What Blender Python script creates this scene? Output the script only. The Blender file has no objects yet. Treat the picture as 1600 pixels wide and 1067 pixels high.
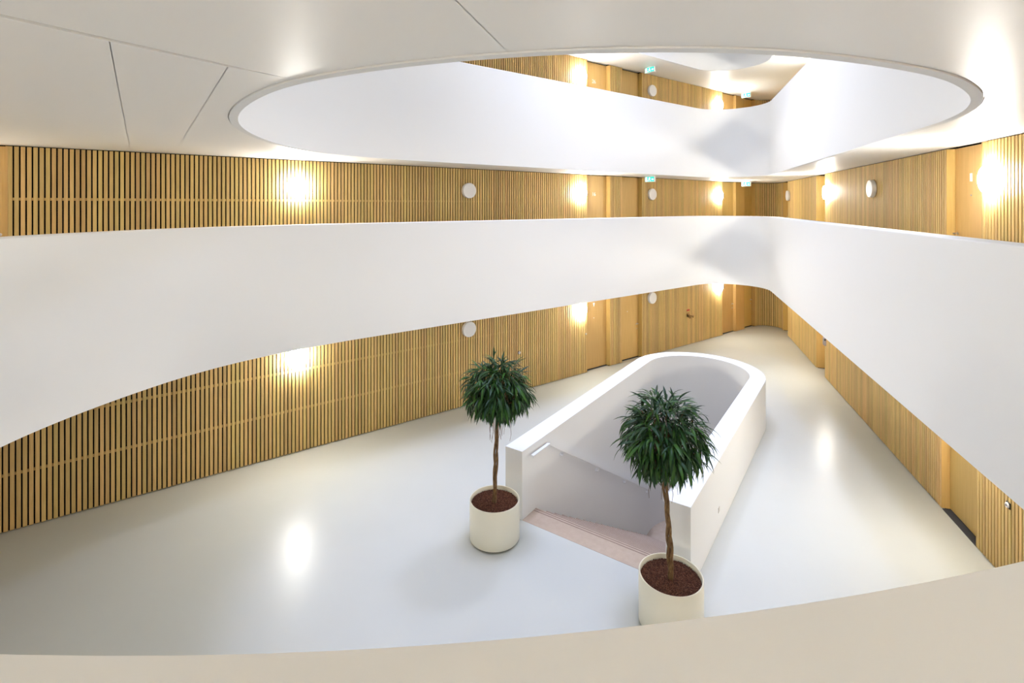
import bpy, bmesh, math, random
from mathutils import Vector, Matrix, Euler
from mathutils.geometry import tessellate_polygon
random.seed(7)
SC = bpy.context.scene
COL = SC.collection

# ------------------------------------------------------------------ camera, world, sky light, exposure
EYE = 5.22
cam_d = bpy.data.cameras.new('camera'); cam = bpy.data.objects.new('camera', cam_d); COL.objects.link(cam)
cam.location = (0, 0, EYE); cam.rotation_euler = (math.pi/2, 0, 0)
cam_d.sensor_width = 36; cam_d.lens = 18; cam_d.shift_y = -212.8/1600
cam_d.clip_start = .02; cam_d.clip_end = 200
SC.camera = cam
W = bpy.data.worlds.new('world'); SC.world = W; W.use_nodes = True
W.node_tree.nodes['Background'].inputs[0].default_value = (.75, .85, 1, 1)
W.node_tree.nodes['Background'].inputs[1].default_value = .6
def area(name, loc, sx_, sy_, power, col, spread, rz=0., shape='RECTANGLE'):
    d = bpy.data.lights.new(name, 'AREA'); o = bpy.data.objects.new(name, d); COL.objects.link(o)
    d.shape = shape; d.size = sx_; d.size_y = sy_; d.energy = power; d.color = col; d.spread = math.radians(spread)
    o.location = loc; o.rotation_euler = (0, 0, math.radians(rz))
area('skylight', (2.0, 9.8, 13.9), 9.0, 15.0, 215, (.56, .66, 1.0), 18, -35)                 # daylight through the roof opening
area('roof_floodlight', (3.0, 12.0, 13.3), 1.5, 1.5, 255, (.64, .73, 1.0), 125, 0, 'DISK')
LAMP_L = 140.0
LAMP_COL = (1.0, .965, .90)
SC.view_settings.view_transform = 'Standard'; SC.view_settings.look = 'None'
SC.view_settings.exposure = 0.24; SC.view_settings.gamma = 1.0
SC.view_settings.use_curve_mapping = False
SC.cycles.max_bounces = 6; SC.cycles.diffuse_bounces = 4; SC.cycles.glossy_bounces = 2; SC.cycles.transmission_bounces = 0
SC.cycles.caustics_reflective = False; SC.cycles.caustics_refractive = False
SC.cycles.use_light_tree = False; SC.cycles.light_sampling_threshold = .04
W.cycles.sampling_method = 'NONE'

# ------------------------------------------------------------------ materials
def mat(name, col, rough=.5, spec=.5, metal=0., build=None, emit=None, estr=0.):
    m = bpy.data.materials.new(name); m.use_nodes = True
    nt = m.node_tree; b = nt.nodes['Principled BSDF']
    b.inputs['Base Color'].default_value = (*col, 1); b.inputs['Roughness'].default_value = rough
    b.inputs['Specular IOR Level'].default_value = spec; b.inputs['Metallic'].default_value = metal
    if emit:
        b.inputs['Emission Color'].default_value = (*emit, 1); b.inputs['Emission Strength'].default_value = estr
    if build: build(nt, b)
    return m
def N(nt, t, **kw):
    n = nt.nodes.new(t)
    for k, v in kw.items(): setattr(n, k, v)
    return n
def ramp(nt, fac, stops):
    r = N(nt, 'ShaderNodeValToRGB'); e = r.color_ramp.elements
    while len(e) < len(stops): e.new(.5)
    for x, (p, c) in zip(e, stops): x.position = p; x.color = (*c, 1)
    nt.links.new(fac, r.inputs[0]); return r.outputs[0]
def wood(c1, c2, gx=26., gz=1.1, per_object=True):
    def f(nt, b):
        tc = N(nt, 'ShaderNodeTexCoord'); mp = N(nt, 'ShaderNodeMapping')
        mp.inputs['Scale'].default_value = (gx, gx, gz)
        nt.links.new(tc.outputs['Object'], mp.inputs[0])
        no = N(nt, 'ShaderNodeTexNoise'); no.inputs['Scale'].default_value = 3.0; no.inputs['Detail'].default_value = 5
        oi = N(nt, 'ShaderNodeObjectInfo')
        if per_object:
            no.noise_dimensions = '4D'
            mm = N(nt, 'ShaderNodeMath', operation='MULTIPLY'); mm.inputs[1].default_value = 53
            nt.links.new(oi.outputs['Random'], mm.inputs[0]); nt.links.new(mm.outputs[0], no.inputs['W'])
        nt.links.new(mp.outputs[0], no.inputs['Vector'])
        c = ramp(nt, no.outputs['Fac'], [(.3, c1), (.7, c2)])
        hs = N(nt, 'ShaderNodeHueSaturation')
        if per_object:
            mr = N(nt, 'ShaderNodeMapRange'); mr.inputs[3].default_value = .84; mr.inputs[4].default_value = 1.14
            nt.links.new(oi.outputs['Random'], mr.inputs[0]); nt.links.new(mr.outputs[0], hs.inputs['Value'])
            m2 = N(nt, 'ShaderNodeMath', operation='MULTIPLY'); m2.inputs[1].default_value = 7.31
            m3 = N(nt, 'ShaderNodeMath', operation='FRACT')
            nt.links.new(oi.outputs['Random'], m2.inputs[0]); nt.links.new(m2.outputs[0], m3.inputs[0])
            mr2 = N(nt, 'ShaderNodeMapRange'); mr2.inputs[3].default_value = .49; mr2.inputs[4].default_value = .508
            nt.links.new(m3.outputs[0], mr2.inputs[0]); nt.links.new(mr2.outputs[0], hs.inputs['Hue'])
        nt.links.new(c, hs.inputs['Color']); nt.links.new(hs.outputs[0], b.inputs['Base Color'])
    return f
def bump_noise(scale, strength, dist=.01):
    def f(nt, b):
        tc = N(nt, 'ShaderNodeTexCoord')
        no = N(nt, 'ShaderNodeTexNoise'); no.inputs['Scale'].default_value = scale; no.inputs['Detail'].default_value = 3
        nt.links.new(tc.outputs['Object'], no.inputs['Vector'])
        bp = N(nt, 'ShaderNodeBump'); bp.inputs['Strength'].default_value = strength; bp.inputs['Distance'].default_value = dist
        nt.links.new(no.outputs['Fac'], bp.inputs['Height']); nt.links.new(bp.outputs[0], b.inputs['Normal'])
    return f
def floor_nodes(nt, b):
    tc = N(nt, 'ShaderNodeTexCoord')
    no = N(nt, 'ShaderNodeTexNoise'); no.inputs['Scale'].default_value = .5; no.inputs['Detail'].default_value = 4
    nt.links.new(tc.outputs['Object'], no.inputs['Vector'])
    c = ramp(nt, no.outputs['Fac'], [(.3, (.54, .545, .50)), (.7, (.57, .575, .53))])
    nt.links.new(c, b.inputs['Base Color'])
    n2 = N(nt, 'ShaderNodeTexNoise'); n2.inputs['Scale'].default_value = 2.2; n2.inputs['Detail'].default_value = 2
    nt.links.new(tc.outputs['Object'], n2.inputs['Vector'])
    bp = N(nt, 'ShaderNodeBump'); bp.inputs['Strength'].default_value = .12; bp.inputs['Distance'].default_value = .02
    nt.links.new(n2.outputs['Fac'], bp.inputs['Height']); nt.links.new(bp.outputs[0], b.inputs['Normal'])
def leaf_nodes(nt, b):
    oi = N(nt, 'ShaderNodeObjectInfo'); ge = N(nt, 'ShaderNodeNewGeometry')
    ad = N(nt, 'ShaderNodeMath', operation='ADD'); fr = N(nt, 'ShaderNodeMath', operation='FRACT')
    nt.links.new(oi.outputs['Random'], ad.inputs[0]); nt.links.new(ge.outputs['Random Per Island'], ad.inputs[1])
    nt.links.new(ad.outputs[0], fr.inputs[0])
    c = ramp(nt, fr.outputs[0], [(0, (.007, .030, .007)), (.55, (.013, .056, .010)), (.85, (.045, .135, .016)), (1, (.018, .055, .026))])
    nt.links.new(c, b.inputs['Base Color'])
def bark_nodes(nt, b):
    tc = N(nt, 'ShaderNodeTexCoord')
    mp = N(nt, 'ShaderNodeMapping'); mp.inputs['Scale'].default_value = (60, 60, 9)
    nt.links.new(tc.outputs['Object'], mp.inputs[0])
    no = N(nt, 'ShaderNodeTexNoise'); no.inputs['Scale'].default_value = 1.5; no.inputs['Detail'].default_value = 4
    nt.links.new(mp.outputs[0], no.inputs['Vector'])
    c = ramp(nt, no.outputs['Fac'], [(.3, (.075, .040, .018)), (.7, (.27, .17, .085))])
    nt.links.new(c, b.inputs['Base Color'])
def granule_nodes(nt, b):
    ge = N(nt, 'ShaderNodeNewGeometry')
    c = ramp(nt, ge.outputs['Random Per Island'], [(0, (.055, .018, .010)), (.6, (.12, .042, .022)), (1, (.20, .085, .05))])
    nt.links.new(c, b.inputs['Base Color'])

M = {}
M['white'] = mat('white_plaster', (.86, .86, .85), .6, .0, build=bump_noise(60, .04, .002))
M['ceil'] = mat('ceiling_paint', (.92, .91, .885), .4, .4, build=bump_noise(3, .04, .01))
M['floor'] = mat('resin_floor', (.57, .57, .52), .29, .11, build=floor_nodes)
M['slat'] = mat('oak_slat', (.5, .33, .15), .5, .3, build=wood((.545, .37, .13), (.68, .485, .20)))
M['oak'] = mat('oak_veneer', (.5, .33, .15), .38, .4, build=wood((.55, .36, .11), (.63, .425, .15), 14, .6))
M['felt'] = mat('black_felt', (.012, .011, .010), .9, .0, build=bump_noise(200, .2, .002))
M['lamp_off'] = mat('opal_glass', (.80, .79, .78), .35, .5, build=bump_noise(90, .02, .001))
M['lamp_on'] = mat('lit_opal_glass', (.8, .8, .8), .4, .5, emit=LAMP_COL, estr=LAMP_L)
M['lamp_rim'] = mat('lamp_back_plate', (.62, .58, .52), .5, .4, build=bump_noise(90, .02, .001))
M['cream'] = mat('cream_lacquer', (.86, .83, .69), .35, .45, build=bump_noise(25, .03, .003))
M['dark'] = mat('dark_rubber', (.015, .015, .015), .7, .3, build=bump_noise(80, .05, .002))
M['mat'] = mat('dark_mat_gap_shade', (.05, .05, .055), .8, .2, build=bump_noise(120, .3, .003))  # dark mat colour, also painted in for shade under the other doors
M['soil'] = mat('dark_soil', (.05, .018, .010), .9, .2, build=bump_noise(120, .6, .01))
M['granule'] = mat('clay_granules', (.11, .04, .02), .75, .3, build=granule_nodes)
M['leaf'] = mat('ficus_leaf', (.018, .07, .016), .42, .28, build=leaf_nodes)
M['bark'] = mat('ficus_bark', (.15, .09, .05), .8, .2, build=bark_nodes)
M['root'] = mat('aerial_root', (.22, .14, .085), .8, .2, build=bump_noise(90, .2, .002))
M['stair'] = mat('pale_pink_wood', (.6, .45, .38), .45, .4, build=wood((.44, .335, .25), (.495, .385, .295), 3, 3, False))
M['riser'] = mat('stair_riser_wood', (.4, .3, .25), .55, .3, build=wood((.40, .28, .22), (.47, .34, .27), 8, 8, False))
M['nosing'] = mat('stair_nosing', (.29, .205, .16), .6, .3, build=bump_noise(90, .1, .002))
M['metal'] = mat('brushed_steel', (.62, .61, .59), .3, .5, 1., build=bump_noise(160, .05, .001))
M['brass'] = mat('aged_brass', (.22, .13, .045), .4, .5, .7, build=bump_noise(120, .1, .002))
M['red'] = mat('red_enamel', (.42, .045, .02), .4, .4, build=bump_noise(90, .03, .001))
M['plastic'] = mat('white_plastic', (.85, .85, .84), .35, .5, build=bump_noise(90, .02, .001))
M['greybox'] = mat('grey_plastic', (.26, .24, .25), .45, .4, build=bump_noise(90, .04, .001))
M['green'] = mat('lit_green_sign', (.02, .45, .36), .4, .4, emit=(.02, .62, .50), estr=.8)
M['signwhite'] = mat('lit_white_sign', (.8, .9, .9), .4, .4, emit=(.75, 1, .98), estr=1.3)

# ------------------------------------------------------------------ helpers
def mesh(name, verts, faces, recalc=True, smooth=False):
    me = bpy.data.meshes.new(name); me.from_pydata([tuple(v) for v in verts], [], faces)
    if recalc:
        bm = bmesh.new(); bm.from_mesh(me); bmesh.ops.recalc_face_normals(bm, faces=bm.faces); bm.to_mesh(me); bm.free()
    if smooth:
        for p in me.polygons: p.use_smooth = True
    return me
def obj(name, me, m=None, parent=None, loc=None, rotz=0.):
    o = bpy.data.objects.new(name, me); COL.objects.link(o)
    if m is not None and me is not None and not me.materials: me.materials.append(m)
    if loc is not None: o.location = loc
    o.rotation_euler = (0, 0, rotz)
    if parent: o.parent = parent
    return o
def tag(o, label, cat, group=None, kind=None):
    o['label'] = label; o['category'] = cat
    if group: o['group'] = group
    if kind: o['kind'] = kind
    return o
class MB:
    def __init__(s): s.v = []; s.f = []
    def add(s, v, f):
        k = len(s.v); s.v += [tuple(x) for x in v]; s.f += [tuple(i + k for i in q) for q in f]; return s
    def box(s, x0, x1, y0, y1, z0, z1, T=None):
        v = [(x, y, z) for z in (z0, z1) for x, y in ((x0, y0), (x1, y0), (x1, y1), (x0, y1))]
        if T: v = [T(*p) for p in v]
        return s.add(v, [(3, 2, 1, 0), (4, 5, 6, 7), (0, 1, 5, 4), (1, 2, 6, 5), (2, 3, 7, 6), (3, 0, 4, 7)])
    def lathe(s, prof, n=32, axis=None, T=None):
        v = []; f = []
        for r, z in prof:
            for k in range(n):
                a = 2*math.pi*k/n; p = (r*math.cos(a), r*math.sin(a), z); v.append(T(*p) if T else p)
        for i in range(len(prof)-1):
            for k in range(n):
                f.append((i*n+k, i*n+(k+1) % n, (i+1)*n+(k+1) % n, (i+1)*n+k))
        f.append(tuple(range(n))); f.append(tuple((len(prof)-1)*n+k for k in range(n)))
        return s.add(v, f)
    def tube(s, pts, rads, n=6):
        v = []; f = []
        pts = [Vector(p) for p in pts]
        for i, p in enumerate(pts):
            t = (pts[min(i+1, len(pts)-1)] - pts[max(i-1, 0)]).normalized()
            u = t.cross(Vector((.31, .9, .17))).normalized(); w = t.cross(u)
            r = rads[i] if isinstance(rads, (list, tuple)) else rads
            for k in range(n):
                a = 2*math.pi*k/n; v.append(p + (u*math.cos(a) + w*math.sin(a))*r)
        for i in range(len(pts)-1):
            for k in range(n): f.append((i*n+k, i*n+(k+1) % n, (i+1)*n+(k+1) % n, (i+1)*n+k))
        f.append(tuple(range(n))); f.append(tuple((len(pts)-1)*n+k for k in range(n)))
        return s.add(v, f)
    def prism(s, poly, z0, z1, holes=()):
        loops = [poly, *holes]
        flat = [p for l in loops for p in l]; n = len(flat)
        tris = tessellate_polygon([[Vector((p[0], p[1], 0)) for p in l] for l in loops])
        v = [(p[0], p[1], z0) for p in flat] + [(p[0], p[1], z1) for p in flat]
        f = [tuple(t) for t in tris] + [tuple(i+n for i in t) for t in tris]
        k = 0
        for l in loops:
            m = len(l)
            for i in range(m): f.append((k+i, k+(i+1) % m, n+k+(i+1) % m, n+k+i))
            k += m
        return s.add(v, f)
    def build(s, name, m, parent=None, smooth=False, **kw):
        return obj(name, mesh(name, s.v, s.f, True, smooth), m, parent, **kw)
def smooth_by_angle(o, ang=35):
    me = o.data
    for p in me.polygons: p.use_smooth = True
    bm = bmesh.new(); bm.from_mesh(me)
    for e in bm.edges:
        if len(e.link_faces) == 2 and e.calc_face_angle(0) > math.radians(ang): e.smooth = False
    bm.to_mesh(me); bm.free()

# ------------------------------------------------------------------ plan of the building
S = 3.6; CEIL = 2.58; TOP = 1.26
LV = [0., 3.6, 7.2]; LVN = ['ground', 'middle', 'upper']
LD = Vector((.8, .6)); LN = Vector((.6, -.8)); LP = Vector((0, 14.21))          # left wall: slat fronts, s = X/.8
RD = Vector((.2975, .9547)).normalized(); RN = Vector((-RD.y, RD.x)); RP = Vector((7.137, 8.0))
def lw(s, t, z=0.): p = LP + LD*s + LN*t; return (p.x, p.y, z)
def rw(s, t, z=0.): p = RP + RD*s + RN*t; return (p.x, p.y, z)
def isect(p, d, q, e):
    den = d.x*e.y - d.y*e.x; r = q - p; k = (r.x*e.y - r.y*e.x)/den; return p + d*k
APEX = isect(LP, LD, RP, RD); HALF = math.acos(LD.dot(RD))/2
FR = .54
FC = APEX - (LD + RD).normalized()*(FR/math.sin(HALF))                       # centre of the rounded far corner
TL = (APEX - FC).length*math.cos(HALF)
S_LT = (APEX - LP).dot(LD) - FR/math.tan(HALF); S_RT = (APEX - RP).dot(RD) - FR/math.tan(HALF)
A_L = math.atan2(-LN.y, -LN.x); A_R = math.atan2(-RN.y, -RN.x)                # outward directions at the two tangents
NEAR_Y = -2.0; WEST_X = -11.0
def corner_arc(r, n=10):                                                       # from the left wall to the right wall
    return [FC + Vector((math.cos(A_L + (A_R-A_L)*k/n), math.sin(A_L + (A_R-A_L)*k/n)))*r for k in range(n+1)]
def outline(d, n=10):                                                          # counter-clockwise, starts on the left wall by the far corner
    arc = corner_arc(FR + d, n)
    lp = LP - LN*d; rp = RP - RN*d
    w = isect(lp, LD, Vector((WEST_X-d, 0)), Vector((0, 1)))
    e = isect(rp, RD, Vector((0, NEAR_Y-d)), Vector((1, 0)))
    return [arc[0], w, Vector((WEST_X-d, NEAR_Y-d)), e] + arc[:0:-1]
def catmull(P, n=8):
    out = []
    for i in range(1, len(P)-2):
        a, b, c, d = P[i-1], P[i], P[i+1], P[i+2]
        for k in range(n):
            t = k/n
            out.append(.5*((2*b) + (c-a)*t + (2*a-5*b+4*c-d)*t*t + (3*b-a-3*c+d)*t**3))
    out.append(P[-2]); return out
VL = Vector((0, 12.44)); VR = Vector((5.56, 8.0))
def void_loop(ctrl, zero_from, zero_to):
    P = [Vector(p) for p in ctrl]
    a0 = VL + LD*((P[0].x)/.8); b0 = VR + RD*((P[-1].y-8)/RD.y)
    P = [a0 + LD*.8, a0] + P[1:-1] + [b0, b0 + RD*.8]
    L = catmull(P, 8)
    for _ in range(30):
        L = [L[0]] + [(L[i-1] + L[i]*2 + L[i+1])/4 for i in range(1, len(L)-1)] + [L[-1]]
    ap = isect(VL, LD, VR, RD); r = 1.16; c = ap - (LD+RD).normalized()*(r/math.sin(HALF))
    arc = [c + Vector((math.cos(A_R + (A_L-A_R)*k/20), math.sin(A_R + (A_L-A_R)*k/20)))*r for k in range(21)]
    return L + arc                                                              # counter-clockwise
VOID_M = void_loop([(-3.2, 0), (-3.75, 9.56), (-4.40, 8.93), (-4.87, 8.29), (-5.17, 7.68), (-5.37, 7.06), (-5.5, 6.57), (-5.58, 6.08),
    (-5.61, 5.61), (-5.53, 4.7), (-5.12, 3.45), (-4.38, 2.32), (-3.35, 1.40), (-2.2, .78), (-1.2, .49), (-.415, .415), (0, .4336), (.517, .517),
    (1.25, .77), (2.1, 1.25), (2.95, 1.95), (3.6, 2.68), (4.0, 3.38), (0, 4.3)], 0, 0)
VOID_U = void_loop([(-1.9, 0), (-2.45, 10.55), (-3.0, 9.98), (-3.4, 9.35), (-3.60, 8.6), (-3.63, 7.85), (-3.44, 6.6), (-2.99, 5.52), (-2.38, 4.68), (-1.86, 4.14),
    (-1.38, 3.82), (-.91, 3.59), (-.41, 3.39), (.24, 3.23), (.8, 3.175), (1.36, 3.18), (2.07, 3.32), (2.94, 3.68), (3.39, 3.95), (3.92, 4.38),
    (4.30, 4.80), (4.62, 5.27), (0, 5.9)], 0, 0)
def offset(L, d):
    n = len(L); out = []
    for i in range(n):
        t = (L[(i+1) % n] - L[i]).normalized() + (L[i] - L[i-1]).normalized()
        t.normalize(); out.append(L[i] + Vector((t.y, -t.x))*d)
    return out
OUT = outline(.35)

# stair enclosure axes: E along the flight, Q across it
SA = Vector((-.11, 8.68)); SE = Vector((.572, .82)).normalized(); SQ = Vector((SE.y, -SE.x))
SW = 3.08; STH = .34; SZ = 1.136; SLEN = 6.0
def st(e, q, z=0.): p = SA + SE*e + SQ*q; return (p.x, p.y, z)
def stadium(ins, e0=0., n=24):
    r = SW/2 - ins; L = [Vector(st(e0, ins)[:2])]
    for k in range(n+1):
        a = math.pi - math.pi*k/n
        L.append(Vector(st(SLEN + r*math.sin(a), SW/2 + r*math.cos(a))[:2]))
    L.append(Vector(st(e0, SW-ins)[:2]))
    return L                                                                    # left near corner, round the back, right near corner

# ------------------------------------------------------------------ floors and ceilings
fl = MB().prism([tuple(p) for p in OUT], -.25, 0, [[tuple(p) for p in stadium(STH-.02, .02)]]).build('floor_ground', M['floor'])
tag(fl, 'pale glossy poured resin floor of the atrium around the stair opening', 'floor', kind='structure')
bf = MB().prism([tuple(p) for p in stadium(-1.6, -1.5)], -3.5, -3.3).build('floor_basement', M['stair'])
tag(bf, 'pink-toned basement floor at the foot of the stairs', 'floor', kind='structure')
for k, (nm, V, z) in enumerate((('middle', VOID_M, 3.6), ('upper', VOID_U, 7.2), ('top', VOID_U, 10.8))):
    hole = [tuple(p) for p in offset(V, .085)]
    o = MB().prism([tuple(p) for p in OUT], z - S + CEIL + .02, z, [hole]).build('floor_' + nm, M['floor'])
    tag(o, {'middle': 'pale gallery floor slab of the storey right above the atrium floor',
            'upper': 'pale gallery floor slab of the second gallery up',
            'top': 'pale gallery floor slab of the topmost gallery'}[nm], 'floor', kind='structure')
def ring(V, prof):
    loops = [offset(V, d) for d, z in prof]; n = len(V); v = []; f = []
    for L, (d, z) in zip(loops, prof): v += [(p.x, p.y, z) for p in L]
    m = len(prof)
    for i in range(m):
        j = (i+1) % m
        for k in range(n): f.append((i*n+k, i*n+(k+1) % n, j*n+(k+1) % n, j*n+k))
    return MB().add(v, f)
for nm, V, z, lab in (('middle', VOID_M, 3.6, 'long curved white parapet band crossing the middle of the view'),
                      ('upper', VOID_U, 7.2, 'curved white parapet band seen up through the ceiling opening'),
                      ('top', VOID_U, 10.8, 'topmost curved white parapet band glimpsed highest in the opening')):
    zb = z - S + CEIL - .012; zt = z + TOP
    o = ring(V, [(0, zb), (0, zt-.012), (.012, zt), (.268, zt), (.28, zt-.012), (.28, z), (.085, z), (.085, zb)]).build('wall_parapet_' + nm, M['white'])
    smooth_by_angle(o, 30)
    tag(o, lab, 'parapet', kind='structure')
# ceiling boards between the opening and the walls, joints left open
def dense(L, step=.08):
    out = []
    for i in range(len(L)):
        a, b = L[i], L[(i+1) % len(L)]; n = max(1, int((b-a).length/step))
        out += [a + (b-a)*k/n for k in range(n)]
    return out
def near_i(L, p): return min(range(len(L)), key=lambda i: (L[i]-p).length)
def run(L, i, j):                                                               # i -> j counter-clockwise
    out = []; k = i
    while True:
        out.append(L[k])
        if k == j: return out
        k = (k+1) % len(L)
def ceiling(name, V, z, seams, split, label):
    inn = dense(offset(V, .095)); out = dense(outline(.05))
    root = None; n = len(seams); polys = []
    for q in range(n):
        (ia, oa), (ib, ob) = seams[q], seams[(q+1) % n]
        a, b = near_i(inn, Vector(ia)), near_i(inn, Vector(ib)); c, d = near_i(out, Vector(oa)), near_i(out, Vector(ob))
        I = run(inn, a, b); O = run(out, c, d)
        if q == 0 and split:
            (b0, b1), (c0, c1) = split
            kb, kc = near_i(out, Vector(b1)), near_i(out, Vector(c1))
            b0, c0 = Vector(b0), Vector(c0); b1, c1 = out[kb], out[kc]
            polys.append(I + [c0] + run(out, c, kc)[::-1])
            polys.append([c0, b0, b1] + run(out, kc, kb)[::-1][1:])
            polys.append([b0, out[d]] + run(out, kb, d)[::-1][1:])
        else: polys.append(I + O[::-1])
    root = bpy.data.objects.new(name, None); COL.objects.link(root); root.location = (0, 0, z)
    tag(root, label, 'ceiling', kind='structure')
    for p in polys:
        c = sum(p, Vector((0, 0)))/len(p); g = .0021
        # open the joints: pull every straight joint edge back a little
        m = len(p); q2 = []
        for i in range(m):
            t1 = (p[i]-p[i-1]); t2 = (p[(i+1) % m]-p[i])
            sh = Vector((0, 0))
            for t in (t1, t2):
                if t.length > .2:
                    u = t.normalized(); nn = Vector((-u.y, u.x))
                    sh += nn*g
            q2.append(p[i] + sh)
        MB().prism([tuple(x) for x in q2], 0, .02).build('ceiling_panel', M['ceil'], root)
SEAMS = [((7.4, 17.2), (11.2, 22.6)), ((-1.74, 3.87), (-5.7, -2.05)), ((0, 3.3), (-1.6, -2.05)), ((2.94, 3.68), (1.1, -2.05))]
ceiling('ceiling_ground', VOID_M, CEIL, SEAMS, None, 'off-white boarded ceiling over the atrium floor under the first gallery')
ceiling('ceiling_middle', VOID_U, S+CEIL, SEAMS, (((-2.36, 3.0), (-6.81, 9.1)), ((-1.97, 3.55), (-6.27, 9.5))),
        'off-white boarded ceiling with the big rounded opening overhead')
ceiling('ceiling_upper', VOID_U, 2*S+CEIL, SEAMS, None, 'off-white boarded ceiling seen up through the rounded opening')
o = MB().prism([tuple(p) for p in OUT], 13.4, 13.7, [[tuple(p) for p in VOID_U]]).build('ceiling_roof', M['white'])
tag(o, 'white roof with the daylight opening at the very top', 'roof', kind='structure')

# ------------------------------------------------------------------ walls with slats, recesses and doors
SL_W, SL_D, PITCH = .054, .028, .075
ZB, ZT = .018, CEIL - .016
def slat_mesh(w=SL_W):
    b = .004
    P = [(-w/2, -SL_D), (w/2, -SL_D), (w/2, -b), (w/2-b, 0), (-w/2+b, 0), (-w/2, -b)]
    return mesh('slat', *(lambda m: (m.v, m.f))(MB().prism(P, ZB, ZT)))
SLAT = slat_mesh(); SLAT.materials.append(M['slat'])
def slats(parent, W_, ang, s0, s1):
    n = max(1, round((s1-s0+PITCH-SL_W)/PITCH)); p = (s1-s0-SL_W)/max(1, n-1) if n > 1 else 0
    for k in range(n):
        x, y, _ = W_(s0 + SL_W/2 + p*k, 0)
        o = bpy.data.objects.new('slat', SLAT); COL.objects.link(o); o.parent = parent
        o.location = (x, y, 0); o.rotation_euler = (0, 0, ang)
ANG_L = math.atan2(LD.y, LD.x); ANG_R = math.atan2(RD.y, RD.x) + math.pi           # local +y points into the room
ANG_L = math.atan2(LN.y, LN.x) - math.pi/2; ANG_R = math.atan2(RN.y, RN.x) - math.pi/2
def sx(u):                                                                        # photo column -> station on the left wall
    a = (u-800)/800; return 14.21/(1-.75*a)*a/.8
def sy(y): return (y-8)/RD.y
DOORN = [0]
def wall(name, lab, W_, ang, z, s_lo, s_hi, openings, slat_runs, plain_runs, arc=False):
    """openings: (s0, s1, recess, door spec); slat_runs: list of (s0, s1); plain_runs: smooth oak piers"""
    mb = MB()
    cuts = sorted((a, b) for a, b, *_ in openings); x = s_lo
    for a, b in cuts + [(s_hi, s_hi)]:
        if a > x + .001: mb.box(x, a, -.35, -.055, 0, CEIL+.02, W_)
        x = b
    for a, b, r, *_ in openings: mb.box(a, b, -.35, -r-.05, 0, CEIL+.02, W_)
    if arc:
        A = corner_arc(FR+.055, 12); B = corner_arc(FR+.35, 12)
        mb.prism([tuple(p) for p in A + B[::-1]], 0, CEIL+.02)
    root = mb.build(name, M['felt'], loc=(0, 0, z))
    tag(root, lab, 'wall', kind='structure')
    for a, b in slat_runs:
        slats(root, W_, ang, a, b)
        for zz in (.90, 1.72):
            MB().box(a, b, -.055, -.034, zz-.022, zz+.022, W_).build('batten', M['slat'], root)
    for a, b in plain_runs:
        MB().box(a, b, -.055, -.002, ZB, ZT, W_).build('oak_panel', M['oak'], root)
    for a, b, r, *_ in openings:
        for q in (a, b):
            MB().box(q-.012, q+.012, -r-.05, -.0, ZB, ZT, W_).build('jamb', M['oak'], root)
    if arc:
        n = 17
        for k in range(n):
            a = A_L + (A_R-A_L)*(k+.5)/n; p = FC + Vector((math.cos(a), math.sin(a)))*FR
            o = bpy.data.objects.new('slat', SLAT); COL.objects.link(o); o.parent = root
            o.location = (p.x, p.y, 0); o.rotation_euler = (0, 0, a + math.pi/2)
    return root
def text_mesh(txt, size):
    cu = bpy.data.curves.new('t', 'FONT'); cu.body = txt; cu.size = size; cu.extrude = .003; cu.align_x = 'CENTER'; cu.align_y = 'CENTER'
    to = bpy.data.objects.new('t', cu); COL.objects.link(to)
    bpy.context.view_layer.update()
    me = bpy.data.meshes.new_from_object(to.evaluated_get(bpy.context.evaluated_depsgraph_get()))
    bpy.data.objects.remove(to); return me
def door(W_, ang, z, a, b, r, lab, hinge_right=False, number=None, peep=True, tagtri=False, handle=True, foot_strip=.03):
    """door leaf in a recess; the handle sits at the high-s side unless hinge_right"""
    DOORN[0] += 1
    root = MB().box(a+.021, b-.021, -r-.045, -r, .03, ZT, W_).build('door_%d' % DOORN[0], M['oak'], loc=(0, 0, z))
    tag(root, lab, 'door', kind='structure')
    MB().box(a+.014, b-.014, -r-.04, -r+foot_strip, .001, .012, W_).build('mat_gap_shade', M['mat'], root)  # dark mat at the nearest right door, elsewhere gap shade painted as a strip
    hs = a+.09 if hinge_right else b-.09; dr = 1 if hinge_right else -1
    if handle:
        h = MB()
        h.lathe([(.026, 0), (.026, .008), (.010, .010), (.010, .05)], 16, T=lambda x, y, zz: W_(hs+x, -r+zz, 1.15+y))
        h.box(hs-.011, hs+.011, -r+.04, -r+.062, 1.14, 1.162, W_)
        h.box(min(hs, hs+dr*.13), max(hs, hs+dr*.13), -r+.042, -r+.06, 1.142, 1.16, W_)
        h.lathe([(.022, 0), (.022, .008)], 16, T=lambda x, y, zz: W_(hs+x, -r+zz, .98+y))
        h.build('lever_handle', M['metal'], root)
    mid = (a+b)/2 - .06
    if peep:
        MB().lathe([(.014, 0), (.014, .006), (.008, .010)], 14, T=lambda x, y, zz: W_(mid+x, -r+zz, 1.62+y)).build('peephole', M['plastic'], root)
    if number:
        me = text_mesh(number, .17); t = obj('number', me, M['plastic'], root)
        x, y, _ = W_(mid, -r+.004); t.matrix_local = Matrix.Translation((x, y, 1.97)) @ Matrix.Rotation(ang + math.pi, 4, 'Z') @ Matrix.Rotation(math.pi/2, 4, 'X')
    if tagtri:
        MB().add([W_(mid+x, -r+t, zz) for t in (.001, .005) for x, zz in ((-.045, 2.10), (.045, 2.10), (0, 1.97))],
                 [(0, 1, 2), (5, 4, 3), (0, 1, 4, 3), (1, 2, 5, 4), (2, 0, 3, 5)]).build('hanging_tag', M['plastic'], root)
    return root
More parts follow.
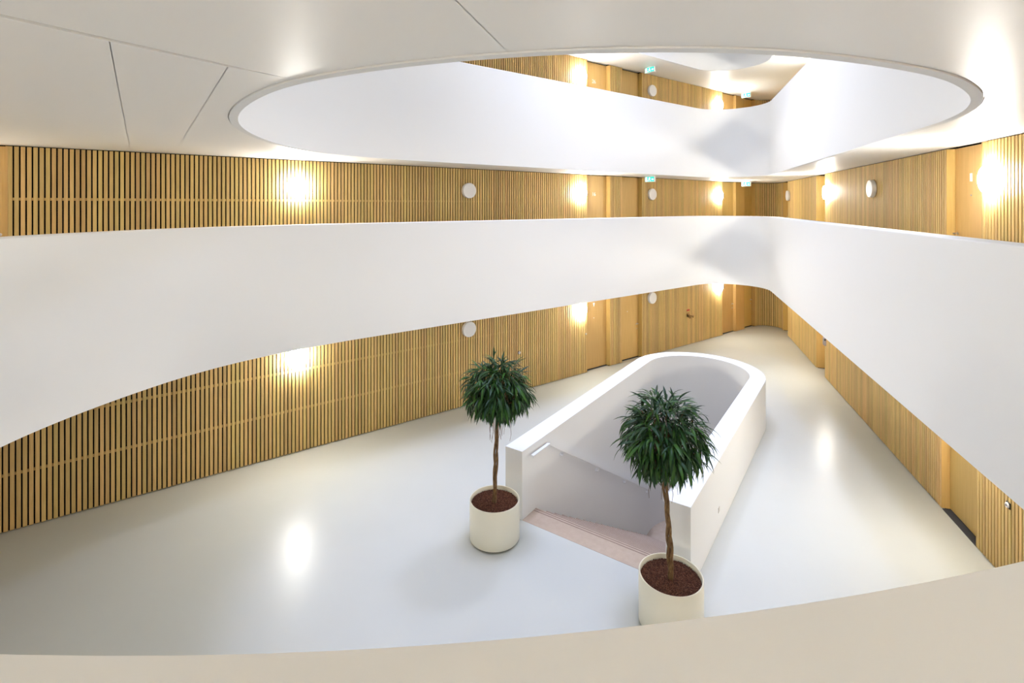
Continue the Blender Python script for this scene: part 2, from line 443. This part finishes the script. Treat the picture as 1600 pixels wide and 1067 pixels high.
sL = [sx(u) for u in (917, 953.5, 971.5, 1003.5, 1128.9, 1150, 1163.2, 1180)]
PLACE = ['on the atrium floor', 'on the first gallery', 'on the upper gallery']
for k, z in enumerate(LV):
    ops = [(sL[0], sL[1], .16), (sL[2], sL[3], .16), (sL[4], sL[5], .12), (sL[6], S_LT-.03, .16)]
    s_lo = (WEST_X - .35)/.8
    lo = {0: -11.4, 1: -8.06/.8, 2: -5.6}[k]
    if k == 1: ops.append((-8.06/.8-1.05, -8.06/.8, .1))
    runs = [(lo+.012, sL[0]-.012), (sL[1]+.012, sL[2]-.012), (sL[3]+.012, sL[4]-.012)]
    plain = [(sL[5]+.012, sL[6]-.012)]
    plain.append((s_lo+.3, lo-(1.062 if k == 1 else .012)))
    wall('wall_left_' + LVN[k], 'long dark-backed wall of vertical oak slats %s' % ['beside the atrium floor', 'of the first gallery', 'of the upper gallery'][k],
         lw, ANG_L, z, s_lo, S_LT, ops, runs, plain, arc=True)
    door(lw, ANG_L, z, sL[0], sL[1], .16, 'oak door %s, directly beside the long slatted wall' % PLACE[k], hinge_right=True,
         number={1: '16', 2: '26'}.get(k), peep=(k == 0), tagtri=(k == 0), handle=(k != 0))
    door(lw, ANG_L, z, sL[2], sL[3], .16, 'oak door %s, second along from the long slatted wall' % PLACE[k], peep=(k == 0))
    door(lw, ANG_L, z, sL[4], sL[5], .12, 'oak door %s, third along, beside a smooth oak pier' % PLACE[k], peep=False)
    door(lw, ANG_L, z, sL[6], S_LT-.03, .16, 'dark shaded oak door %s, between smooth pier and rounded corner' % PLACE[k], peep=False)
    if k == 1:
        door(lw, ANG_L, z, -8.06/.8-1.05, -8.06/.8, .1, 'oak door on the first gallery cut off by the left picture edge', peep=False)
    # right wall
    y2 = (8.82, 7.80) if k == 0 else (8.66, 7.66)
    ops = [(sy(20.45), sy(21.36), .2), (sy(15.5), sy(16.45), .28), (sy(y2[1]), sy(y2[0]), .12)]
    r_lo = (NEAR_Y-8)/RD.y
    near_end = {0: 5.2, 1: 5.2, 2: 11.5}[k]
    runs = [(sy(16.45)+.012, sy(20.45)-.012)]
    if k < 2: runs += [(sy(y2[0])+.012, sy(15.5)-.012), (sy(near_end), sy(y2[1])-.012)]
    else: runs += [(sy(near_end), sy(15.5)-.012)]
    plain = [(sy(21.36)+.012, S_RT)]
    plain += [(r_lo+.02, sy(near_end)-.03)] if k < 2 else [(r_lo+.02, sy(y2[1])-.012), (sy(y2[0])+.012, sy(near_end)-.03)]
    wall('wall_right_' + LVN[k], 'receding wall of vertical oak slats at the right, %s' % ['beside the atrium floor', 'of the first gallery', 'of the upper gallery'][k],
         rw, ANG_R, z, r_lo, S_RT, ops, runs, plain)
    door(rw, ANG_R, z, sy(20.45), sy(21.36), .2, 'oak door %s in the dark at the rounded corner\'s right side' % PLACE[k], peep=False)
    door(rw, ANG_R, z, sy(15.5), sy(16.45), .28, 'deeply recessed oak door %s, midway along the right wall' % PLACE[k], peep=False)
    d = door(rw, ANG_R, z, sy(y2[1]), sy(y2[0]), .12, 'oak door %s, nearest one on the right wall' % PLACE[k], peep=False, foot_strip=.11, handle=(k > 0))
    if k == 1:
        sm = sy(8.18)
        MB().box(sm-.03, sm+.03, -.12, -.112, 2.0, 2.13, rw).build('number_plate', M['plastic'], d)
        MB().lathe([(.013, 0), (.013, .006), (.008, .012)], 14, T=lambda x, y, zz: rw(sm+x, -.12+zz, 1.78+y)).build('peephole', M['metal'], d)
# plain walls behind the viewer and at the far left end
for k, z in enumerate(LV + [10.8]):
    nm = (LVN + ['top'])[k]
    w = outline(.0)[1]
    o = MB().box(WEST_X-.35, WEST_X, NEAR_Y-.35, w.y+.2, 0, CEIL+.02).build('wall_west_' + nm, M['oak'], loc=(0, 0, z))
    tag(o, 'plain oak-clad end wall closing the gallery at left, %s storey' % nm, 'wall', kind='structure')
    e = isect(RP, RD, Vector((0, NEAR_Y)), Vector((1, 0)))
    o = MB().box(WEST_X, e.x+.3, NEAR_Y-.35, NEAR_Y, 0, CEIL+.02).build('wall_near_' + nm, M['oak'], loc=(0, 0, z))
    tag(o, 'plain oak-clad wall behind the viewer, %s storey' % nm, 'wall', kind='structure')
A = outline(.35); B = outline(.05)
nb = len(A)
mb = MB()
mb.box(s_lo, S_LT, -.35, -.055, 0, CEIL+.02, lw); mb.box(r_lo, S_RT, -.35, -.055, 0, CEIL+.02, rw)
mb.prism([tuple(p) for p in corner_arc(FR+.055, 12) + corner_arc(FR+.35, 12)[::-1]], 0, CEIL+.02)
o = mb.build('wall_far_top', M['oak'], loc=(0, 0, 10.8))
tag(o, 'plain oak-clad walls of the topmost gallery', 'wall', kind='structure')

# ------------------------------------------------------------------ stairwell and flight
U = stadium(0)[:]; Ui = stadium(STH)[::-1]
poly = [tuple(p) for p in U] + [tuple(p) for p in Ui]
mb = MB().prism(poly, -3.3, SZ)
so = mb.build('wall_stairwell', M['white']); smooth_by_angle(so, 30)
tag(so, 'white U-shaped parapet with rounded back around the stair opening', 'parapet', kind='structure')
MB().box(1.52, 1.60, SW+.0005, SW+.007, .31, .39, st).build('wall_socket', M['lamp_rim'], so)
stair = bpy.data.objects.new('staircase', None); COL.objects.link(stair); stair.location = st(0, SW/2, 0)
tag(stair, 'pale pinkish wooden staircase descending between the white parapet walls', 'staircase')
def kid(mb, name, m, parent, base):
    mb.v = [tuple(Vector(v) - Vector(base)) for v in mb.v]; return mb.build(name, m, parent)
SB = Vector(stair.location)
q0, q1 = STH+.004, SW-STH-.004
lb = kid(MB().box(.0, .43, q0, q1, -.05, .003, st), 'landing_board', M['stair'], stair, SB)
for e_ in (.335, .385): kid(MB().box(e_, e_+.018, q0+.01, q1-.01, .003, .0055, st), 'nosing_strip', M['nosing'], lb, SB)
NST, GO, RI = 18, .28, .172
for i in range(NST):
    e0 = .40 + GO*i; z1 = -RI*(i+1)
    t = kid(MB().box(e0-.01, e0+GO+.03, q0+.045, q1, z1-.04, z1, st), 'tread', M['stair'], stair, SB)
    kid(MB().box(e0+GO+.002, e0+GO+.017, q0+.05, q1-.01, z1, z1+.0025, st), 'nosing_strip', M['nosing'], t, SB)
    rr = kid(MB().box(e0-.005, e0+.012, q0+.02, q1, z1, z1+RI-.04, st), 'riser', M['riser'], stair, SB)
def rail(name, lab, q, sgn):
    r = bpy.data.objects.new(name, None); COL.objects.link(r); r.location = st(.2, q, 0); base = Vector(r.location)
    tag(r, lab, 'handrail', 'handrails in the stairwell')
    qc = q + sgn*.075; slope = RI/GO; e1, z1 = .74, 1.0; e2 = 6.0; z2 = z1 - slope*(e2-e1)
    hw = .028; hh = .018
    kid(MB().box(.20, .74, qc-hw, qc+hw, z1-hh, z1+hh, st), 'top_bar', M['plastic'], r, base)
    v = [st(e, qc+a, z+b) for e, z in ((.74, z1), (e2, z2)) for a, b in ((-hw, -hh), (hw, -hh), (hw, hh), (-hw, hh))]
    kid(MB().add(v, [(0, 1, 2, 3), (7, 6, 5, 4), (0, 1, 5, 4), (1, 2, 6, 5), (2, 3, 7, 6), (3, 0, 4, 7)]), 'sloping_bar', M['white'], r, base)
    for e in (1.28, 2.8, 4.29, 5.76):
        z = z1 - slope*(e-e1)
        b = MB().tube([st(e, q+sgn*.001, z-.09), st(e, q+sgn*.05, z-.09), st(e, qc, z-.06), st(e, qc, z-.016)], .009, 8)
        b.lathe([(.028, 0), (.028, .008)], 14, T=lambda x, y, w: st(e+x, q+sgn*w, z-.09+y))
        kid(b, 'bracket', M['plastic'], r, base)
rail('handrail', 'white handrail on the stairwell wall facing the viewer, its brackets showing', STH, 1)
rail('handrail', 'white stair handrail mostly hidden behind the nearer potted tree', SW-STH, -1)

# ------------------------------------------------------------------ wall lamps
def lamp_parts():
    n = 32
    pl = MB().lathe([(.175, 0), (.175, .018), (.168, .02)], n); me1 = mesh('back_plate', pl.v, pl.f)
    df = MB().lathe([(.199, .016), (.199, .100)], 18); df.f.pop(-2); me2 = mesh('diffuser', df.v, df.f, True, False)
    df = MB().lathe([(.197, .016), (.199, .022), (.199, .088), (.194, .097), (.183, .100)], n); me3 = mesh('diffuser', df.v, df.f, True, False)
    me1.materials.append(M['lamp_rim']); me2.materials.append(M['lamp_on']); me3.materials.append(M['lamp_off'])
    return me1, me2, me3
LP1, LON, LOFF = lamp_parts()
def lamp(pos, n2, lit, lab, group):
    r = bpy.data.objects.new('wall_lamp', None); COL.objects.link(r)
    zax = Vector((n2.x, n2.y, 0)).normalized(); xax = Vector((-zax.y, zax.x, 0)); yax = Vector((0, 0, 1))
    r.matrix_world = Matrix.Translation(pos) @ Matrix((xax, yax, zax)).transposed().to_4x4()
    tag(r, lab, 'lamp', group)
    for nm, me in (('back_plate', LP1), ('diffuser', LON if lit else LOFF)):
        o = bpy.data.objects.new(nm, me); COL.objects.link(o); o.parent = r
LH = 2.0
FL = ['ground-floor', 'first-gallery', 'upper-gallery']
for k, z in enumerate(LV):
    g = ('lit round wall lamps', 'unlit round wall lamps')
    def L(u, lit, lab): lamp(Vector(lw(sx(u), .001, z+LH)), LN, lit, lab, g[0] if lit else g[1])
    def R(y, lit, lab): lamp(Vector(rw(sy(y), .001, z+LH)), RN, lit, lab, g[0] if lit else g[1])
    if True:
        L(463, True, 'glowing round %s lamp midway on the long slatted wall' % FL[k])
        L(731, False, 'unlit white disc lamp on the long slatted %s wall' % FL[k])
        L(906, True, 'glowing round %s lamp just before the first oak door' % FL[k])
        L(1017, False, 'unlit white disc lamp just past the second %s oak door' % FL[k])
        L(1122, True, 'glowing round %s lamp beside the third oak door near the corner' % FL[k])
    R(20.2, False, 'unlit white disc lamp nearest the rounded corner, right %s wall' % FL[k])
    R(15.2, True, 'glowing round lamp by the recessed door, right %s wall' % FL[k])
    R(11.75, False, 'unlit white disc lamp mid-run on the right %s slatted wall' % FL[k])
    R(7.38, True, 'glowing round lamp beside the nearest door, right %s wall' % FL[k])
    if k: L(-210, True, 'glowing round %s lamp out of view past the left picture edge' % FL[k])
    if k < 2: lamp(Vector((2.2, NEAR_Y+.001, z+LH)), Vector((0, 1)), True, 'added round %s lamp, unseen behind the viewer, toward the right wall' % FL[k], g[0])  # added lamp out of view, brightens pots, stair end faces and near ceiling
    lamp(Vector((-4.0, NEAR_Y+.001, z+LH)), Vector((0, 1)), True, 'added round %s lamp, unseen on the wall behind the viewer' % FL[k], g[0])  # added lamp out of view, put in to light the near side

# ------------------------------------------------------------------ exit signs
def exit_sign(c, z, lab):
    # hangs from the ceiling across the gallery, faces back along the left wall
    r = bpy.data.objects.new('exit_sign', None); COL.objects.link(r)
    nx = -LD; zax = Vector((nx.x, nx.y, 0)); xax = Vector((-zax.y, zax.x, 0)); yax = Vector((0, 0, 1))
    r.matrix_world = Matrix.Translation((c[0], c[1], z)) @ Matrix((xax, yax, zax)).transposed().to_4x4()
    tag(r, lab, 'exit sign', 'green exit signs under the ceilings')
    w, h, t = .19, .19, .035
    MB().box(-w, w, -h, -.015, -t, t).build('housing', M['plastic'], r)
    MB().box(-w*.6, w*.6, -.016, -.001, -.03, .03).build('ceiling_mount', M['plastic'], r)
    f = MB().box(-w+.012, w-.012, -h+.012, -.027, t, t+.004).build('green_face', M['green'], r)
    p = MB(); zz0, zz1 = t+.004, t+.006
    def poly(P): p.prism(P, zz0, zz1)
    poly([(-.165, -.17), (-.095, -.17), (-.095, -.045), (-.165, -.045)])                 # doorway
    cx, cy = -.005, -.052
    poly([(cx+.014*math.cos(a*math.pi/5), cy+.014*math.sin(a*math.pi/5)) for a in range(10)])   # head
    poly([(-.012, -.07), (.012, -.070), (.006, -.118), (-.022, -.112)])                  # trunk
    poly([(-.018, -.112), (.004, -.116), (-.038, -.142), (-.062, -.170), (-.076, -.160), (-.05, -.132)])   # leg
    poly([(-.012, -.112), (.008, -.116), (.026, -.140), (.048, -.140), (.048, -.154), (.018, -.154)])      # leg
    poly([(-.012, -.072), (-.010, -.088), (-.044, -.094), (-.050, -.080)])               # arm
    poly([(.008, -.072), (.012, -.088), (.034, -.102), (.042, -.092)])                   # arm
    poly([(.078, -.108), (.112, -.066), (.112, -.094), (.160, -.094), (.160, -.122), (.112, -.122), (.112, -.150)])  # arrow
    p.build('running_figure_and_arrow', M['signwhite'], f)
def on_line(u, c):
    a = (u-800)/800; y = c/(1-.75*a); return (a*y, y)
for k, w in ((1, 'first-gallery'), (2, 'upper-gallery')):
    exit_sign(on_line(1016, 13.45), LV[k]+CEIL, 'green exit sign hanging above the unlit lamp, %s ceiling' % w)
    exit_sign(on_line(1166, 13.65), LV[k]+CEIL, 'green exit sign hanging nearest the rounded corner, %s ceiling' % w)

# ------------------------------------------------------------------ small wall fittings
def fitting(name, lab, cat, base):
    r = bpy.data.objects.new(name, None); COL.objects.link(r); r.location = base; tag(r, lab, cat); return r
s = sx(1075); b = lw(s, 0, 1.12)
r = fitting('hose_valve', 'aged brass twin-outlet hose valve on the slatted wall by the rounded stair parapet', 'valve', b)
T = lambda x, y, z: tuple(Vector(lw(s+x, y, 1.12+z)) - Vector(b))
MB().lathe([(.085, .0), (.085, .012), (.045, .016), (.040, .06)], 20, T=lambda x, y, z: T(x, z, y)).build('flange', M['brass'], r)
for sg in (-1, 1):
    MB().tube([T(0, .05, 0), T(sg*.05, .07, -.01), T(sg*.10, .13, -.03)], [.035, .034, .038], 12).build('outlet', M['brass'], r)
    MB().tube([T(sg*.095, .122, -.028), T(sg*.125, .165, -.043)], [.05, .05], 12).build('outlet_cap', M['brass'], r)
b = lw(s, 0, 1.30)
r = MB().box(-.09, .09, .0, .008, -.03, .03, lambda x, y, z: tuple(Vector(lw(s+x, y+.001, 1.30+z)) - Vector(b))).build('warning_plate', M['red'], loc=b)
tag(r, 'small red plate fixed above the brass hose valve', 'sign')
def button(W_, ss, zz, rad, lab, dark=True):
    b = W_(ss, 0, zz); r = fitting('push_button', lab, 'button', b)
    T = lambda x, y, z: tuple(Vector(W_(ss+x, y, zz+z)) - Vector(b))
    if dark: MB().box(-rad*1.15, rad*1.15, 0, .012, -rad*1.15, rad*1.15, T).build('back_box', M['dark'], r)
    MB().lathe([(rad, .0), (rad, .024), (rad*.9, .03)], 20, T=lambda x, y, z: T(x, z+.001, y)).build('collar', M['plastic'], r)
    MB().lathe([(rad*.45, .03), (rad*.45, .034), (rad*.3, .036)], 16, T=lambda x, y, z: T(x, z+.001, y)).build('keyhole_disc', M['greybox'], r)
button(lw, sx(811), 1.09, .036, 'small round white button on the long slatted wall above the left tree')
button(rw, sy(7.05), 1.09, .036, 'round white key switch on dark box, right wall near the picture edge')
button(lw, sL[0]-.05, 1.22, .022, 'tiny white button beside the first oak door on the atrium floor', False)
yb = 15.42; b = rw(sy(yb), 0, 1.12)
r = fitting('intercom_box', 'grey box at the edge of the recessed door, right atrium wall', 'intercom', b)
T = lambda x, y, z: tuple(Vector(rw(sy(yb)+x, y, 1.12+z)) - Vector(b))
c = .02
P = [(.001, -.12), (.07-c, -.12), (.07, -.12+c), (.07, .12-c), (.07-c, .12), (.001, .12)]
MB().add([T(x, t, zz) for x in (-.055, .055) for t, zz in P], [tuple(range(6)), tuple(range(11, 5, -1))] + [(i, (i+1) % 6, 6+(i+1) % 6, 6+i) for i in range(6)]).build('case', M['greybox'], r)
MB().box(-.057, -.04, .015, .055, .03, .08, T).build('dark_lens', M['dark'], r)

# ------------------------------------------------------------------ potted trees
def leaf_variant(Ln, Wd, droop, twist):
    """lanceolate leaf growing along +x, folded along the midrib, tip drooping to -z"""
    prof = [(0, .10), (.14, .55), (.32, .95), (.52, 1.0), (.74, .66), (.90, .28), (1, .02)]
    v = []; f = []
    for t, w in prof:
        a = droop*t; x = Ln*t*math.cos(a*.6); z = -Ln*t*math.sin(a*.6)
        h = Wd/2*w; tw = twist*t
        for sgn in (-1, 0, 1):
            v.append((x, sgn*h*math.cos(tw), z + abs(sgn)*h*.35 + sgn*h*math.sin(tw)))
    for i in range(len(prof)-1):
        for j in (0, 1): f.append((i*3+j, i*3+j+1, i*3+3+j+1, i*3+3+j))
    me = mesh('leaf', v, f, False, True); me.materials.append(M['leaf']); return me, v, f
rnd = random.Random(11)
LEAVES = [leaf_variant(rnd.uniform(.19, .28), rnd.uniform(.029, .039), rnd.uniform(.3, 1.25), rnd.uniform(-.5, .5)) for _ in range(9)]
def tree(x, y, seed, crown_c, RX, RZ, lab, trunk_top, twirl, droop_w, top_boost):
    rn = random.Random(seed)
    r = bpy.data.objects.new('potted_tree', None); COL.objects.link(r); r.location = (x, y, 0)
    tag(r, lab, 'potted tree', 'potted ficus trees by the stairs')
    R, H = .392, .616
    pb = MB().lathe([(R-.03, .022), (R-.008, .024), (R, .034), (R, H-.006), (R-.005, H), (R-.017, H), (R-.022, H-.006), (R-.022, .50), (R-.03, .50)], 64)
    pot = pb.build('pot', M['cream'], r); smooth_by_angle(pot, 40)
    MB().lathe([(R-.035, .0), (R-.035, .03)], 48).build('plinth', M['dark'], pot)
    MB().lathe([(R-.023, .50), (R-.023, .545), (R-.2, .55), (.02, .552)], 48).build('soil', M['soil'], r)
    g = MB(); ico = [(0, 0, 1), (.89, 0, .45), (.28, .85, .45), (-.72, .53, .45), (-.72, -.53, .45), (.28, -.85, .45), (.72, .53, -.45), (-.28, .85, -.45), (-.89, 0, -.45), (-.28, -.85, -.45), (.72, -.53, -.45), (0, 0, -1)]
    icf = [(0, 1, 2), (0, 2, 3), (0, 3, 4), (0, 4, 5), (0, 5, 1), (1, 6, 2), (2, 7, 3), (3, 8, 4), (4, 9, 5), (5, 10, 1), (6, 7, 2), (7, 8, 3), (8, 9, 4), (9, 10, 5), (10, 6, 1), (6, 11, 7), (7, 11, 8), (8, 11, 9), (9, 11, 10), (10, 11, 6)]
    for i in range(2600):
        a = i*2.399963; rr = (R-.034)*math.sqrt((i+.5)/2600); s_ = rn.uniform(.0075, .011)
        px, py, pz = rr*math.cos(a)+rn.uniform(-.004, .004), rr*math.sin(a)+rn.uniform(-.004, .004), .551+rn.uniform(-.002, .008)
        g.add([(px+s_*q[0], py+s_*q[1], pz+s_*.8*q[2]) for q in ico], icf)
    me = mesh('clay_granules', g.v, g.f, False); go = obj('clay_granules', me, M['granule'], r); go['kind'] = 'stuff'
    cx, cy, cz = crown_c
    # braided stems
    base_z = .54
    tr = bpy.data.objects.new('trunk', None); COL.objects.link(tr); tr.parent = r
    for j in range(3):
        pts = []; rad = []
        nseg = 34
        for i in range(nseg+1):
            t = i/nseg; z = base_z + (trunk_top-base_z)*t
            a = 2*math.pi*(j/3 + twirl*t) + seed
            rr = .022 + .006*math.sin(t*math.pi*3.2 + seed)
            pts.append((cx*t**1.5 + rr*math.cos(a), cy*t**1.5 + rr*math.sin(a), z)); rad.append(.0205 - .006*t)
        MB().tube(pts, rad, 8).build('stem', M['bark'], tr, smooth=True)
    # branches to the twig tips
    twigs = []; NT = 170
    for i in range(NT):
        u = 1 - 2*(i+.5)/NT; a = i*2.399963 + rn.uniform(-.3, .3)
        u = max(-1, min(1, u + rn.uniform(-.06, .06)))
        s_ = math.sqrt(max(0, 1-u*u)); d = Vector((s_*math.cos(a), s_*math.sin(a), u))
        k = rn.uniform(.62, 1.0)
        p = Vector((cx, cy, cz)) + Vector((d.x*RX*k, d.y*RX*k, d.z*RZ*k if d.z > 0 else d.z*RZ*k*.80))
        twigs.append((p, d))
    bm_ = MB(); hub = Vector((cx, cy, trunk_top))
    for p, d in twigs[::2]:
        m1 = hub + (p-hub)*.45 + Vector((rn.uniform(-.03, .03), rn.uniform(-.03, .03), .05))
        bm_.tube([hub + Vector((rn.uniform(-.02, .02), rn.uniform(-.02, .02), rn.uniform(-.12, .1))), m1, p], [.010, .006, .003], 5)
    br = bm_.build('branches', M['bark'], r); br['kind'] = 'stuff'
    ar = MB()
    for i in range(16):
        a = rn.uniform(0, 6.28); rr = rn.uniform(.04, .20); z0 = cz - RZ*.55; ln = rn.uniform(.25, .6)
        px, py = cx + rr*math.cos(a), cy + rr*math.sin(a)
        ar.tube([(px + rn.uniform(-.015, .015), py + rn.uniform(-.015, .015), z0 - ln*t/5) for t in range(6)], [.0045, .0042, .004, .0035, .003, .002], 4)
    a_o = ar.build('aerial_roots', M['root'], r); a_o['kind'] = 'stuff'
    items = []
    for p, d in twigs:
        for q in range(rn.randint(8, 11)):
            h = Vector((rn.gauss(0, 1), rn.gauss(0, 1), rn.gauss(0, .7))).normalized()
            out = Vector((d.x, d.y, d.z*.6)).normalized()
            dn = droop_w*(1 - max(0, d.z)*top_boost)
            v = (out*.75 + h*.72 + Vector((0, 0, -dn))).normalized()
            base = p + h*rn.uniform(0, .05) - out*rn.uniform(0, .06)
            xa = v; side = xa.cross(Vector((0, 0, 1)))
            if side.length < .05: side = xa.cross(Vector((1, 0, 0)))
            side.normalize(); side = (side + Vector((rn.uniform(-.5, .5), rn.uniform(-.5, .5), rn.uniform(-.5, .5)))*.6).normalized()
            za = xa.cross(side).normalized()
            if za.z < 0: za = -za
            ya = za.cross(xa).normalized()
            sc_ = rn.uniform(.75, 1.12)
            Mx = Matrix.Translation(base) @ Matrix((xa*sc_, ya*sc_, za*sc_)).transposed().to_4x4()
            tipp = base + xa*.12
            rel = tipp - Vector((cx, cy, cz)); view = (Vector((0, 0, EYE)) - Vector((x, y, cz))).normalized()
            items.append((rel.dot(view) + .35*rel.length, rn.randrange(len(LEAVES)), Mx))
    items.sort(key=lambda q: -q[0])
    for sc_, li, Mx in items[:300]:
        o = bpy.data.objects.new('leaf', LEAVES[li][0]); COL.objects.link(o); o.parent = r; o.matrix_local = Mx
    st_ = MB()
    for sc_, li, Mx in items[300:]:
        st_.add([tuple(Mx @ Vector(q)) for q in LEAVES[li][1]], LEAVES[li][2])
    fo = obj('foliage', mesh('foliage', st_.v, st_.f, False, True), M['leaf'], r); fo['kind'] = 'stuff'
    return r
tree(-.273, 8.045, 3, (.05, .02, 2.31), .50, .48, 'potted ficus tree with rounded crown, the farther one before the slatted wall', 1.95, 1.2, .75, .55)
tree(1.984, 6.40, 5, (-.09, .0, 2.33), .50, .52, 'potted ficus tree with braided trunk, the nearer one cut off by the foreground parapet', 1.95, 1.7, .6, .75)
